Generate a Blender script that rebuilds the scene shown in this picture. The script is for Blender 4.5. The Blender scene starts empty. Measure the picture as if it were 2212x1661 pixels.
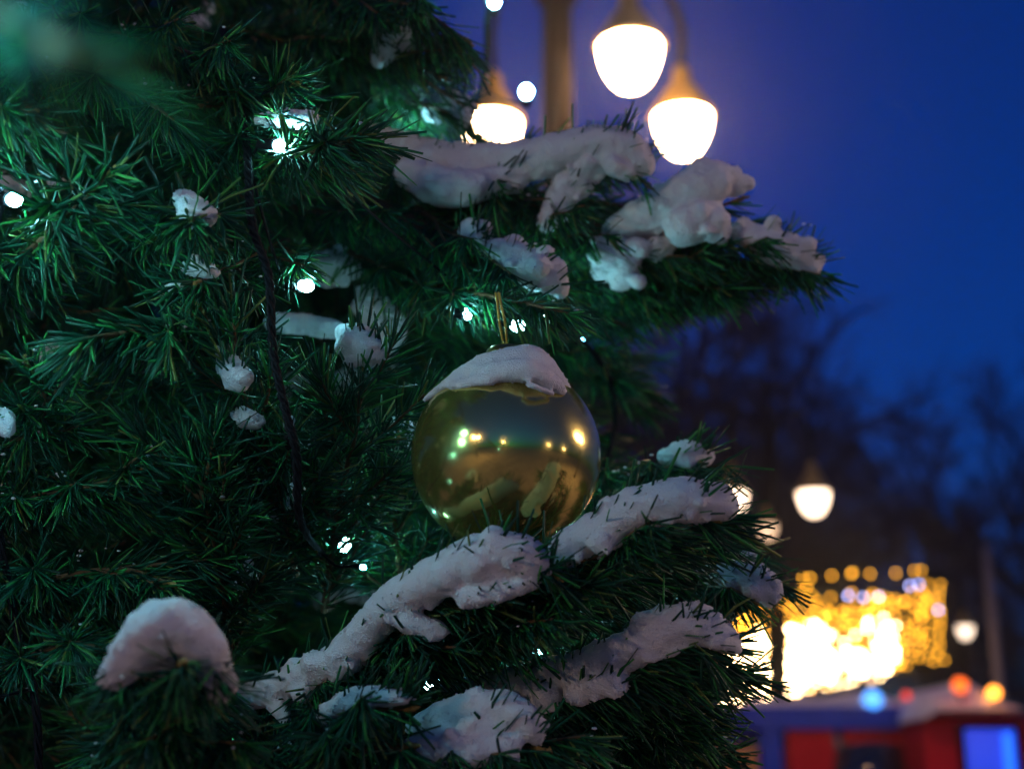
import bpy, math, random
import numpy as np
from mathutils import Vector, Matrix, Quaternion

C = bpy.context.scene.collection
SC = bpy.context.scene

# ------------------------------------------------------------------ camera
PITCH = 0.28
CAMZ = 1.5
cam_d = bpy.data.cameras.new('camera')
cam = bpy.data.objects.new('camera', cam_d)
C.objects.link(cam)
cam.location = (0, 0, CAMZ)
cam.rotation_euler = (math.pi / 2 + PITCH, 0, 0)
cam_d.lens = 50
cam_d.sensor_width = 36
cam_d.clip_start = 0.05
cam_d.clip_end = 2000
cam_d.dof.use_dof = True
cam_d.dof.focus_distance = 1.10
cam_d.dof.aperture_fstop = 4.1
SC.camera = cam

# ------------------------------------------------------------------ sky, exposure
w = bpy.data.worlds.new('World')
SC.world = w
w.use_nodes = True
wn = w.node_tree
wn.nodes.clear()
sky = wn.nodes.new('ShaderNodeTexSky')
sky.sky_type = 'NISHITA'
sky.sun_disc = False
sky.sun_elevation = math.radians(1.5)
sky.sun_rotation = math.radians(180)
sky.altitude = 100
sky.air_density = 1.0
sky.dust_density = 0.3
sky.ozone_density = 4.0
mul = wn.nodes.new('ShaderNodeMix')
mul.data_type = 'RGBA'
mul.blend_type = 'MULTIPLY'
mul.inputs[0].default_value = 1.0
mul.inputs[7].default_value = (0.0, 0.42, 1.30, 1)
bg = wn.nodes.new('ShaderNodeBackground')
bg.inputs[1].default_value = 0.15
ow = wn.nodes.new('ShaderNodeOutputWorld')
wn.links.new(sky.outputs[0], mul.inputs[6])
wn.links.new(mul.outputs[2], bg.inputs[0])
wn.links.new(bg.outputs[0], ow.inputs[0])
SC.view_settings.view_transform = 'Standard'
SC.view_settings.look = 'None'
SC.view_settings.exposure = 0.0
SC.view_settings.gamma = 1.0
SC.render.engine = 'CYCLES'
SC.cycles.use_denoising = True
SC.cycles.sample_clamp_indirect = 4.0
SC.cycles.max_bounces = 6
SC.cycles.diffuse_bounces = 3
SC.cycles.glossy_bounces = 3
SC.cycles.transmission_bounces = 4
SC.cycles.volume_bounces = 0
SC.cycles.caustics_reflective = False
SC.cycles.caustics_refractive = False

LAMP = 88.0      # radiance of the street lamp bowls
LED = 230.0      # radiance of the small white leds

# ------------------------------------------------------------------ pixel rays (photo at 2212 px wide) -> a point at a real depth
FW = Vector((0, math.cos(PITCH), math.sin(PITCH)))
UP = Vector((0, -math.sin(PITCH), math.cos(PITCH)))
RT = Vector((1, 0, 0))
K = 0.72 / 2212.0


def P(px, py, d):
    return Vector((0, 0, CAMZ)) + RT * ((px - 1106) * K * d) + UP * ((830.5 - py) * K * d) + FW * d


def S(px, d):
    return px * K * d


# ------------------------------------------------------------------ materials
def mat(name, col, rough=0.5, metal=0.0, emit=None, es=0.0, spec=0.5, noise=None, bump=None, nscale=30.0):
    m = bpy.data.materials.new(name)
    m.use_nodes = True
    n = m.node_tree.nodes
    l = m.node_tree.links
    b = n['Principled BSDF']
    b.inputs['Base Color'].default_value = (*col, 1)
    b.inputs['Roughness'].default_value = rough
    b.inputs['Metallic'].default_value = metal
    b.inputs['Specular IOR Level'].default_value = spec
    if emit:
        b.inputs['Emission Color'].default_value = (*emit, 1)
        b.inputs['Emission Strength'].default_value = es
    if noise or bump:
        tc = n.new('ShaderNodeTexCoord')
        nt = n.new('ShaderNodeTexNoise')
        nt.inputs['Scale'].default_value = nscale
        nt.inputs['Detail'].default_value = 8
        nt.inputs['Roughness'].default_value = 0.65
        l.new(tc.outputs['Object'], nt.inputs['Vector'])
        if noise:
            r = n.new('ShaderNodeValToRGB')
            r.color_ramp.elements[0].position = 0.3
            r.color_ramp.elements[1].position = 0.7
            r.color_ramp.elements[0].color = (*noise, 1)
            r.color_ramp.elements[1].color = (*col, 1)
            l.new(nt.outputs[0], r.inputs[0])
            l.new(r.outputs[0], b.inputs['Base Color'])
        if bump:
            bp = n.new('ShaderNodeBump')
            bp.inputs['Strength'].default_value = bump[0]
            bp.inputs['Distance'].default_value = bump[1]
            l.new(nt.outputs[0], bp.inputs['Height'])
            l.new(bp.outputs[0], b.inputs['Normal'])
    return m


def needle_mat():
    m = bpy.data.materials.new('green_needles')
    m.use_nodes = True
    n = m.node_tree.nodes
    l = m.node_tree.links
    b = n['Principled BSDF']
    at = n.new('ShaderNodeAttribute')
    at.attribute_name = 'tint'
    r = n.new('ShaderNodeValToRGB')
    e = r.color_ramp.elements
    e[0].position = 0.0
    e[0].color = (0.004, 0.036, 0.020, 1)
    e[1].position = 1.0
    e[1].color = (0.16, 0.12, 0.03, 1)
    for p, c in ((0.5, (0.006, 0.092, 0.046)), (0.8, (0.030, 0.29, 0.050)), (0.94, (0.09, 0.28, 0.06))):
        x = e.new(p)
        x.color = (*c, 1)
    l.new(at.outputs['Fac'], r.inputs[0])
    l.new(r.outputs[0], b.inputs['Base Color'])
    b.inputs['Roughness'].default_value = 0.42
    b.inputs['Specular IOR Level'].default_value = 0.32
    tr = n.new('ShaderNodeBsdfTranslucent')
    l.new(r.outputs[0], tr.inputs[0])
    mx = n.new('ShaderNodeMixShader')
    mx.inputs[0].default_value = 0.25
    l.new(b.outputs[0], mx.inputs[1])
    l.new(tr.outputs[0], mx.inputs[2])
    l.new(mx.outputs[0], n['Material Output'].inputs[0])
    return m


def snow_mat():
    m = bpy.data.materials.new('fresh_snow')
    m.use_nodes = True
    n = m.node_tree.nodes
    l = m.node_tree.links
    b = n['Principled BSDF']
    b.inputs['Base Color'].default_value = (0.80, 0.81, 0.84, 1)
    b.inputs['Roughness'].default_value = 0.7
    b.inputs['Subsurface Weight'].default_value = 0.35
    b.inputs['Subsurface Radius'].default_value = (0.010, 0.012, 0.014)
    b.inputs['Subsurface Scale'].default_value = 0.6
    tc = n.new('ShaderNodeTexCoord')
    a = n.new('ShaderNodeTexNoise')
    a.inputs['Scale'].default_value = 800
    a.inputs['Detail'].default_value = 4
    c = n.new('ShaderNodeTexNoise')
    c.inputs['Scale'].default_value = 85
    c.inputs['Detail'].default_value = 5
    l.new(tc.outputs['Object'], a.inputs[0])
    l.new(tc.outputs['Object'], c.inputs[0])
    ad = n.new('ShaderNodeMath')
    ad.operation = 'MULTIPLY_ADD'
    ad.inputs[1].default_value = 2.2
    l.new(c.outputs[0], ad.inputs[0])
    l.new(a.outputs[0], ad.inputs[2])
    bp = n.new('ShaderNodeBump')
    bp.inputs['Strength'].default_value = 0.8
    bp.inputs['Distance'].default_value = 0.0036
    l.new(ad.outputs[0], bp.inputs['Height'])
    l.new(bp.outputs[0], b.inputs['Normal'])
    return m


M_NEEDLE = needle_mat()
M_SNOW = snow_mat()
M_STEM = mat('brown_stem', (0.16, 0.085, 0.03), 0.8, noise=(0.07, 0.04, 0.015), nscale=150)
M_BUD = mat('tan_bud', (0.34, 0.20, 0.05), 0.6, noise=(0.16, 0.14, 0.03), nscale=300)
M_TRUNK = mat('dark_trunk', (0.05, 0.035, 0.025), 0.9, bump=(0.6, 0.02))
M_CABLE = mat('black_cable', (0.006, 0.006, 0.008), 0.7, spec=0.15)
M_LED = mat('lit_led', (0.8, 0.9, 1), 0.2, emit=(0.30, 0.86, 1.0), es=LED)
M_LEDDIM = mat('lit_led_blue', (0.8, 0.9, 1), 0.2, emit=(0.15, 0.62, 1.0), es=LED * 0.35)
M_CLEAR = mat('clear_bulb', (0.75, 0.78, 0.8), 0.08, spec=0.8)
M_IRON = mat('brown_iron', (0.005, 0.0032, 0.0025), 0.9, metal=0.0, spec=0.15, bump=(0.2, 0.003), nscale=60)
M_HAT = mat('lamp_hat_glow_yellow', (0.48, 0.31, 0.06), 0.5, noise=(0.36, 0.23, 0.05), nscale=12)  # yellow base colour stands in for the lamps' glow on the hoods
M_BOWL = mat('lit_lamp_bowl', (0.9, 0.88, 0.8), 0.4, emit=(1.0, 0.56, 0.27), es=LAMP)
M_BOWLBACK = mat('lit_lamp_bowl_strong', (0.9, 0.88, 0.8), 0.4, emit=(1.0, 0.69, 0.52), es=LAMP * 1.8)
M_BOWLFAR = mat('lit_lamp_bowl_soft', (0.9, 0.88, 0.8), 0.4, emit=(1.0, 0.72, 0.50), es=5.0)
M_BOWLDIM2 = mat('lit_lamp_bowl_pale', (0.9, 0.88, 0.8), 0.4, emit=(1.0, 0.75, 0.55), es=2.8)
M_BOWLDIM = mat('lit_lamp_bowl_dim', (0.9, 0.88, 0.8), 0.4, emit=(1.0, 0.62, 0.35), es=1.6)


# ------------------------------------------------------------------ mesh helpers
class MB:
    def __init__(self):
        self.v = []
        self.f = []

    def add(self, vs, fs):
        o = len(self.v)
        self.v += [tuple(x) for x in vs]
        self.f += [tuple(i + o for i in q) for q in fs]
        return self

    def box(self, c, s, rz=0.0, taper=1.0, M=None):
        cx, cy, cz = c
        sx, sy, sz = s[0] / 2, s[1] / 2, s[2] / 2
        ca, sa = math.cos(rz), math.sin(rz)
        vs = []
        for z, k in ((-sz, 1.0), (sz, taper)):
            for x, y in ((-sx, -sy), (sx, -sy), (sx, sy), (-sx, sy)):
                x *= k
                y *= k
                p = Vector((cx + x * ca - y * sa, cy + x * sa + y * ca, cz + z))
                vs.append(M @ p if M else p)
        return self.add(vs, [(3, 2, 1, 0), (4, 5, 6, 7), (0, 1, 5, 4), (1, 2, 6, 5), (2, 3, 7, 6), (3, 0, 4, 7)])

    def tube(self, pts, rad, n=8, cap=True):
        pts = [Vector(p) for p in pts]
        if not hasattr(rad, '__len__'):
            rad = [rad] * len(pts)
        vs = []
        t = (pts[1] - pts[0]).normalized()
        a = t.orthogonal().normalized()
        for i, p in enumerate(pts):
            t = (pts[min(i + 1, len(pts) - 1)] - pts[max(i - 1, 0)])
            t = t.normalized() if t.length > 1e-9 else Vector((0, 0, 1))
            a = (a - t * a.dot(t))
            a = a.normalized() if a.length > 1e-6 else t.orthogonal().normalized()
            b = t.cross(a)
            for k in range(n):
                g = 2 * math.pi * k / n
                vs.append(p + (a * math.cos(g) + b * math.sin(g)) * rad[i])
        fs = []
        for i in range(len(pts) - 1):
            for k in range(n):
                k2 = (k + 1) % n
                fs.append((i * n + k, i * n + k2, (i + 1) * n + k2, (i + 1) * n + k))
        if cap:
            fs.append(tuple(range(n - 1, -1, -1)))
            fs.append(tuple((len(pts) - 1) * n + k for k in range(n)))
        return self.add(vs, fs)

    def lathe(self, prof, c=(0, 0, 0), n=24, M=None):
        """profile of (radius, z) from one end to the other"""
        vs = []
        for r, z in prof:
            for k in range(n):
                g = 2 * math.pi * k / n
                p = Vector((c[0] + r * math.cos(g), c[1] + r * math.sin(g), c[2] + z))
                vs.append(M @ p if M else p)
        fs = []
        for i in range(len(prof) - 1):
            for k in range(n):
                k2 = (k + 1) % n
                fs.append((i * n + k, i * n + k2, (i + 1) * n + k2, (i + 1) * n + k))
        fs.append(tuple(range(n - 1, -1, -1)))
        fs.append(tuple((len(prof) - 1) * n + k for k in range(n)))
        return self.add(vs, fs)

    def ball(self, c, r, n=8, m=6, sq=(1, 1, 1)):
        prof = [(max(1e-4, math.sin(math.pi * i / m)), -math.cos(math.pi * i / m)) for i in range(m + 1)]
        M = Matrix.Translation(c) @ Matrix.Diagonal((r * sq[0], r * sq[1], r * sq[2], 1))
        return self.lathe(prof, (0, 0, 0), n, M)

    def build(self, name, material, parent=None, loc=None, smooth=True):
        me = bpy.data.meshes.new(name)
        me.from_pydata(self.v, [], self.f)
        me.materials.append(material)
        if smooth:
            me.polygons.foreach_set('use_smooth', [True] * len(me.polygons))
        return link(name, me, parent, loc)


def link(name, me, parent=None, loc=None):
    o = bpy.data.objects.new(name, me)
    C.objects.link(o)
    if parent:
        o.parent = parent
    if loc is not None:
        o.location = loc
    return o


def empty(name, loc, rz=0.0):
    o = bpy.data.objects.new(name, None)
    C.objects.link(o)
    o.location = loc
    o.rotation_euler = (0, 0, rz)
    return o


def tag(o, label=None, cat=None, group=None, kind=None):
    if label:
        o['label'] = label
    if cat:
        o['category'] = cat
    if group:
        o['group'] = group
    if kind:
        o['kind'] = kind
    return o


def copy_tree(o, parent=None):
    c = o.copy()
    C.objects.link(c)
    c.parent = parent
    for ch in list(o.children):
        copy_tree(ch, c)
    return c


def spline(pts, n):
    """Catmull-Rom through pts, n samples -> array"""
    p = np.array([tuple(x) for x in pts], float)
    if len(p) == 2:
        t = np.linspace(0, 1, n)[:, None]
        return p[0] * (1 - t) + p[1] * t
    p = np.vstack([2 * p[0] - p[1], p, 2 * p[-1] - p[-2]])
    m = len(p) - 3
    out = []
    for s in np.linspace(0, m - 1e-6, n):
        i = int(s)
        t = s - i
        a, b, c, d = p[i], p[i + 1], p[i + 2], p[i + 3]
        out.append(0.5 * ((2 * b) + (-a + c) * t + (2 * a - 5 * b + 4 * c - d) * t * t + (-a + 3 * b - 3 * c + d) * t ** 3))
    return np.array(out)


# ------------------------------------------------------------------ needles
def unit(a):
    return a / np.maximum(np.linalg.norm(a, axis=-1, keepdims=True), 1e-9)


def needle_arrays(rng, curves, nl, dens, up, droop, wid):
    """bases, directions, lengths of needles growing along the curves"""
    B, T, L, F = [], [], [], []
    for cv, k, skip in curves:
        seg = np.linalg.norm(np.diff(cv, axis=0), axis=1)
        cum = np.r_[0, np.cumsum(seg)]
        n = int(cum[-1] * dens * (1 - skip))
        if n < 2:
            continue
        s = rng.uniform(skip * cum[-1], cum[-1], n)
        pos = np.stack([np.interp(s, cum, cv[:, i]) for i in range(3)], 1)
        s2 = np.clip(s + 0.004, 0, cum[-1])
        s1 = np.clip(s - 0.004, 0, cum[-1])
        t = unit(np.stack([np.interp(s2, cum, cv[:, i]) - np.interp(s1, cum, cv[:, i]) for i in range(3)], 1))
        B.append(pos)
        T.append(t)
        f = s / cum[-1]
        L.append(nl * k * rng.uniform(0.5, 1.2, n) * np.clip(1.25 - 0.45 * f ** 3, 0.4, 1.0))
        F.append(f)
    B = np.vstack(B)
    T = np.vstack(T)
    L = np.concatenate(L)
    F = np.concatenate(F)
    n = len(B)
    r = rng.normal(size=(n, 3))
    r = unit(r - T * (r * T).sum(1, keepdims=True))
    if up < 1:
        flip = (r[:, 2] > 0.15) & (rng.random(n) > up)
        r[flip, 2] *= -1
        r = unit(r - T * (r * T).sum(1, keepdims=True))
    ang = np.radians(rng.normal(42, 13, n) - 18 * F ** 4)
    D = unit(T * np.cos(ang)[:, None] + r * np.sin(ang)[:, None] + np.array([0, 0, -droop]))
    return B, D, T, L


def needle_mesh(rng, B, D, T, L, wid, rings=3):
    n = len(B)
    side = unit(np.cross(D, unit(rng.normal(size=(n, 3)))))
    nrm = np.cross(D, side)
    w = wid * rng.uniform(0.75, 1.2, n)
    bend = unit(T + rng.normal(scale=0.6, size=(n, 3)) + np.array([0, 0, -0.3])) * (L * rng.uniform(-0.08, 0.34, n))[:, None]
    sq = [(1, 0), (0, 0.42), (-1, 0), (0, -0.42)]
    V = np.zeros((n, rings, 4, 3))
    for i in range(rings):
        f = i / (rings - 1)
        c = B + D * (L * f)[:, None] + bend * (f * f)
        ww = w * (0.75 if i == 0 else (1.0 if f < 0.99 else 0.72)) * 0.5
        for k, (a, b) in enumerate(sq):
            V[:, i, k] = c + side * (ww * a)[:, None] + nrm * (ww * b)[:, None]
    q = []
    for i in range(rings - 1):
        for k in range(4):
            k2 = (k + 1) % 4
            q.append((i * 4 + k, i * 4 + k2, (i + 1) * 4 + k2, (i + 1) * 4 + k))
    q.append(tuple((rings - 1) * 4 + k for k in range(4)))
    q = np.array(q)
    nf = len(q)
    Fc = (np.arange(n)[:, None, None] * (rings * 4) + q[None]).reshape(-1, 4)
    me = bpy.data.meshes.new('needles')
    me.vertices.add(n * rings * 4)
    me.vertices.foreach_set('co', V.reshape(-1))
    me.loops.add(Fc.size)
    me.loops.foreach_set('vertex_index', Fc.reshape(-1).astype(np.int32))
    me.polygons.add(len(Fc))
    me.polygons.foreach_set('loop_start', (np.arange(len(Fc)) * 4).astype(np.int32))
    at = me.attributes.new('tint', 'FLOAT', 'FACE')
    tint = np.clip(rng.beta(2.2, 2.6, n), 0, 1)
    tint[rng.random(n) < 0.05] = 0.97
    at.data.foreach_set('value', np.repeat(tint, nf).astype(np.float32))
    me.materials.append(M_NEEDLE)
    me.update(calc_edges=True)
    return me


def branch_curves(rng, main, nshoot, slen, skip, spread=0.75, flat=0.5):
    """main curve and its side shoots"""
    cum = np.r_[0, np.cumsum(np.linalg.norm(np.diff(main, axis=0), axis=1))]
    curves = [(main, 1.0, skip)]
    sgn = 1
    for i in range(nshoot):
        f = skip + (0.93 - skip) * (i + rng.uniform(0.1, 0.9)) / max(nshoot, 1)
        s = f * cum[-1]
        p = np.array([np.interp(s, cum, main[:, k]) for k in range(3)])
        t = unit(np.array([np.interp(min(s + .01, cum[-1]), cum, main[:, k]) - np.interp(s - .01, cum, main[:, k]) for k in range(3)]))
        lat = unit(np.cross(t, [0, 0, 1]))
        sgn = -sgn
        d = unit(t + sgn * lat * spread * rng.uniform(0.6, 1.3) + np.array([0, 0, rng.normal(-0.05, flat * 0.35)]))
        ln = min(slen * rng.uniform(0.65, 1.15) * (1 - 0.45 * f), (cum[-1] - s) * 1.0 + .018)
        end = p + d * ln + t * ln * 0.18
        mid = p + d * ln * 0.5
        curves.append((spline([p, mid, end], 8), 0.95, 0.08))
    return curves


def stem_mesh(curves, r0, off=(0, 0, 0)):
    mb = MB()
    off = np.array(off)
    for i, (cv, k, s) in enumerate(curves):
        n = len(cv)
        r = [(r0 if i == 0 else r0 * 0.62) * (1 - 0.55 * j / (n - 1)) for j in range(n)]
        mb.tube(cv - off, r, 6)
    return mb


def bud_mesh(curves, off=(0, 0, 0), rng=None):
    """the wrapped tip of the main stem: one knobbly cone"""
    mb = MB()
    cv = curves[0][0]
    e = cv[-1] - np.array(off)
    d = unit(cv[-1] - cv[-2])
    n = 9
    pts = [e - d * 0.008 + d * 0.017 * i / (n - 1) + rng.normal(scale=.0006, size=3) for i in range(n)]
    mb.tube(pts, [0.0016, 0.0026, 0.0020, 0.0028, 0.0020, 0.0026, 0.0016, 0.0016, 0.0004], 7)
    return mb


# ------------------------------------------------------------------ the setting
g = MB()
g.add([(-84, -64, 0), (84, -64, 0), (84, 104, 0), (-84, 104, 0)], [(0, 1, 2, 3)])
M_GROUND = mat('trodden_snow', (0.50, 0.44, 0.38), 0.75, noise=(0.22, 0.18, 0.15), bump=(0.5, 0.1), nscale=0.9)
tag(g.build('ground', M_GROUND, smooth=False), kind='structure')

# ------------------------------------------------------------------ street lamps
def make_lamp(height, arms, r, label, group, bowl=M_BOWL, post_r=0.10, twin=False):
    """post with swan-neck arms; a hooded bowl hangs from each arm. height = height of the bowl's rim"""
    t = empty('street_lamp', (0, 0, 0))
    tag(t, label, 'street lamp', group)
    top = height + 0.95
    MB().lathe([(post_r * 2.0, 0), (post_r * 2.0, 0.25), (post_r * 1.5, 0.35), (post_r * 1.35, 0.9), (post_r * 1.5, 0.95),
                (post_r, 1.05), (post_r * 0.82, top - 0.5), (post_r * 1.2, top - 0.45), (post_r * 1.2, top - 0.3),
                (post_r * 0.7, top - 0.25), (post_r * 0.5, top + 0.2), (0.05, top + 0.32), (0.01, top + 0.5)], n=20).build('post', M_IRON, t)
    for a in arms:
        if isinstance(a, tuple):
            d = Vector((a[0], a[1], 0)).normalized()
            r = math.hypot(*a)
        else:
            d = Vector((math.sin(a), math.cos(a), 0))
        mb = MB()
        pts = [Vector((0, 0, top - 0.38)), d * r * 0.35 + Vector((0, 0, top - 0.05)), d * r * 0.75 + Vector((0, 0, top + 0.06)),
               d * r + Vector((0, 0, top - 0.22)), d * r + Vector((0, 0, height + 0.36))]
        mb.tube(spline(pts, 22), 0.030, 8)
        arm = mb.build('arm', M_IRON, t)
        c = d * r + Vector((0, 0, height))
        h = MB().lathe([(0.215, -0.012), (0.22, 0.0), (0.195, 0.035), (0.15, 0.11), (0.10, 0.20), (0.065, 0.24), (0.06, 0.33), (0.03, 0.37)], c, 28)
        h.build('lamp_hood', M_HAT, t)
        b = MB().lathe([(0.005, -0.300), (0.04, -0.296), (0.085, -0.276), (0.122, -0.235), (0.153, -0.175), (0.175, -0.11), (0.188, -0.04), (0.190, -0.014), (0.14, -0.013)], c, 28)
        b.build('lamp_bowl', bowl, t)
    return t


def place_at(o, px, py, d, zref):
    """put lamp o so that the height zref of it lies on the ray of (px, py) at depth d; returns its own height there"""
    p = P(px, py, d)
    o.location = (p.x, p.y, 0)
    return p


# near lamp of four arms
pn = P(1205, 230, 8.9)
nh = P(1477, 240, 9.5).z
lampA = make_lamp(nh, [(.43, -.32), (.86, .62), (-.42, .70)], 0.88,
                  'nearest street lamp whose big glowing bowls hang behind the upper snowy branches', 'street lamps', post_r=0.115)
lampA.location = (pn.x, pn.y, 0)
# two armed lamp over the stalls
pf = P(1668, 1062, 17.3)
lampB = make_lamp(pf.z, [math.radians(90), math.radians(-90)], 0.50,
                  'two-armed street lamp with two glowing bowls right of the lower snowy branches', 'street lamps', M_BOWLFAR, 0.075)
lampB.location = (pf.x, pf.y, 0)
# lone lamp seen right under it, farther off
pq = P(1658, 1133, 15.8)
lampC = make_lamp(pq.z / .55, [math.radians(180)], 0.35, 'small dim lamp showing just below the two-armed street lamp', 'street lamps', M_BOWLDIM, 0.09)
lampC.scale = (.55, .55, .55)
lampC.location = (pq.x, pq.y + 0.2, 0)
pr = P(2085, 1352, 27)
lampD = make_lamp(pr.z / .8, [math.radians(180)], 0.35, 'distant street lamp right of the golden light curtain', 'street lamps', M_BOWLDIM2, 0.07)
lampD.scale = (.8, .8, .8)
lampD.location = (pr.x, pr.y + 0.3, 0)
# lamps behind the photographer: they light the front of the tree and mirror in the bauble
BC = P(1093, 985, 1.13)


def mirror_dir(px, py):
    """direction in which the bauble mirrors what shows at (px, py)"""
    R = 205.0
    nx, ny = (px - 1093) / R, (985 - py) / R
    nz = math.sqrt(max(0, 1 - nx * nx - ny * ny))
    n = RT * nx + UP * ny - FW * nz
    v = (BC - Vector((0, 0, CAMZ))).normalized()
    return (v - n * 2 * v.dot(n)).normalized()


for i, (px, py, dist, lab) in enumerate([
        (1247, 938, 6.2, 'street lamp off to the right, mirrored as the yellow streak in the bauble'),
        (1031, 940, 8.5, 'street lamp behind the viewer, mirrored as the yellow spot left in the bauble'),
        (1088, 962, 24, 'far street lamp behind the viewer, mirrored small beneath the blue sky in the bauble'),
        (1182, 966, 24, 'far street lamp behind the viewer, mirrored small right of centre in the bauble'),
        (1215, 966, 30, 'farthest street lamp behind the viewer, mirrored as a speck near the right streak')]):
    d = mirror_dir(px, py)
    hd = Vector((d.x, d.y, 0)).normalized()
    z = max(3.4, min(7.0, BC.z + dist * d.z / math.hypot(d.x, d.y)))
    L_ = make_lamp(z, [0.0, math.pi], 0.45, lab, 'street lamps', M_BOWLBACK)
    L_.location = BC + hd * dist
    L_.location.z = 0
    L_.rotation_euler.z = random.Random(i).uniform(0, 3)
    print('lamp', i, tuple(round(x, 2) for x in L_.location), round(z, 2), tuple(round(x, 2) for x in d))

# ------------------------------------------------------------------ bare trees in the park
M_BARK = mat('bare_bark', (0.022, 0.017, 0.044), 0.95, noise=(0.013, 0.011, 0.028), nscale=8)


def bare_tree(x, y, h, spread, label, seed, levels=5, conic=False):
    rng = random.Random(seed)
    t = empty('bare_tree', (x, y, 0))
    tag(t, label, 'tree', 'trees of the park')
    tr = MB()
    cr = MB()

    def grow(p, d, ln, r, lv):
        n = 4
        pts = [p]
        q = p
        dd = d
        for i in range(n):
            dd = (dd + Vector((rng.gauss(0, .12), rng.gauss(0, .12), rng.gauss(.03, .07)))).normalized()
            q = q + dd * ln / n
            pts.append(q)
        (tr if lv <= 1 else cr).tube(pts, [r * (1 - 0.45 * i / n) for i in range(n + 1)], 6 if lv < 3 else 3, cap=False)
        if lv >= levels:
            return
        for i in range(rng.choice((4, 5, 6)) if lv > 0 else 11):
            k = rng.randint(1 if lv else 2, n)
            a = dd.orthogonal().normalized()
            a.rotate(Quaternion(dd, rng.uniform(0, 6.28)))
            nd = (dd * rng.uniform(.6, 1.0) + a * rng.uniform(.5, .9) * spread).normalized()
            f = k / n
            kk = ((1.15 - 0.8 * f) * (.55 if lv == 0 else 1)) if conic else 1
            grow(pts[k], nd, ln * rng.uniform(.5, .7) * kk, r * .58, lv + 1)

    grow(Vector((0, 0, 0)), Vector((0, 0, 1)), h * .62, h * .02, 0)
    tr.build('trunk', M_BARK, t)
    cr.build('crown', M_BARK, t)
    return t


for i, (px, py, d, h, sp, lab, con) in enumerate([
        (1590, 690, 34, 0, 1.0, 'tall bare tree rising behind the two-armed street lamp', False),
        (1440, 880, 38, 0, 1.1, 'bare tree just right of the gold bauble, behind the fir tip', False),
        (1780, 930, 42, 0, 1.1, 'bare tree above and right of the two-armed lamp', False),
        (1960, 800, 46, 0, 0.7, 'slim pointed bare tree above the golden light curtain', True),
        (2215, 860, 40, 0, 0.9, 'bare tree cut by the right edge of the picture', False),
        (1680, 1050, 50, 0, 1.2, 'low bare tree directly behind the two-armed lamp bowls', False),
        (2150, 1290, 50, 0, 1.1, 'low bare tree behind the distant single lamp', False)]):
    p = P(px, py, d)
    bare_tree(p.x, p.y, p.z * (1.12 if i == 0 else .97 if i in (1, 3) else .86), sp, lab, 11 + i, 5, con)

# ------------------------------------------------------------------ golden light curtain
rng = np.random.default_rng(5)
M_GOLD1 = mat('lit_gold_bulb', (1, .7, .3), 0.3, emit=(1.0, 0.42, 0.02), es=9)
M_GOLD2 = mat('lit_warm_bulb', (1, .7, .3), 0.3, emit=(1.0, 0.66, 0.33), es=50)
M_BLUEB = mat('lit_bluish_bulb', (.7, .7, 1), 0.3, emit=(0.42, 0.45, 1.0), es=15)
lc0 = P(1560, 1560, 18)
lc = empty('light_curtain', (lc0.x, lc0.y, 0))
tag(lc, 'dense curtain of golden fairy lights on a tall frame above the blue and red wagon', 'light display')
off = Vector(lc.location)


def LCP(px, py):
    """point on the slanting plane of the curtain"""
    d = 18 + (px - 1560) / 480 * 5.5
    return P(px, py, d) - off


fr = MB()
TOP = lambda px: 1262 - (px - 1560) * 0.03
BOT = lambda px: 1512 - max(0, px - 1640) * 0.195
for a in (1565, 1800, 2038):
    b = LCP(a, TOP(a))
    fr.tube([Vector((b.x, b.y, -off.z)), b], 0.04, 8)
for f_ in (TOP, BOT):
    fr.tube([LCP(1565, f_(1565)) + Vector((0, .05, 0)), LCP(2038, f_(2038)) + Vector((0, .05, 0))], 0.03, 8)
fr.build('frame', M_IRON, lc)
nb = 0
edge = []
for px in (1735, 1750, 1797, 1838, 1842, 1880, 1935, 1975, 1990):
    edge.append((px, TOP(px) - 12 + rng.uniform(-6, 6), M_GOLD1))
for px, py in ((1733, 1280), (1742, 1268), (1795, 1290), (1800, 1272), (1880, 1288), (1840, 1280)):
    edge.append((px, py, M_GOLD1))
for px, py in ((1832, 1286), (1865, 1290), (1898, 1288), (1965, 1265), (1985, 1262), (2027, 1317)):
    edge.append((px, py, M_BLUEB))
for k in range(11):
    edge.append((2029 + rng.uniform(-3, 3), 1262 + k * 15, M_GOLD1))
for px, py in ((2040, 1425), (2018, 1428), (2010, 1395), (1990, 1335), (2015, 1290), (1992, 1275), (2012, 1345), (2005, 1262)):
    edge.append((px, py, M_GOLD1))
for px, py, m in edge:
    MB().ball((0, 0, 0), 0.024, 8, 6).build('bulb', m, lc, LCP(px, py))
a1, a2 = MB(), MB()
for i in range(950):
    px = 1568 + 440 * rng.random() ** 1.1
    v = rng.random() ** 0.62
    v = v if px < 1950 else rng.random()
    t_, b_ = TOP(px) + 26, BOT(px)
    col = round(px / 14) * 14 + rng.normal(0, 2.5)
    py = t_ + (b_ - t_) * v
    if px > 1930 and rng.random() < .6:
        continue
    hot = (v > 0.30 + 0.5 * rng.random() ** 2 and px < 1940)
    (a2 if hot and rng.random() < 0.75 else a1).ball(LCP(col, py), rng.uniform(.017, .026), 6, 4)
tag(a1.build('fairy_lights', M_GOLD1, lc), kind='stuff')
tag(a2.build('bright_fairy_lights', M_GOLD2, lc), kind='stuff')

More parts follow.
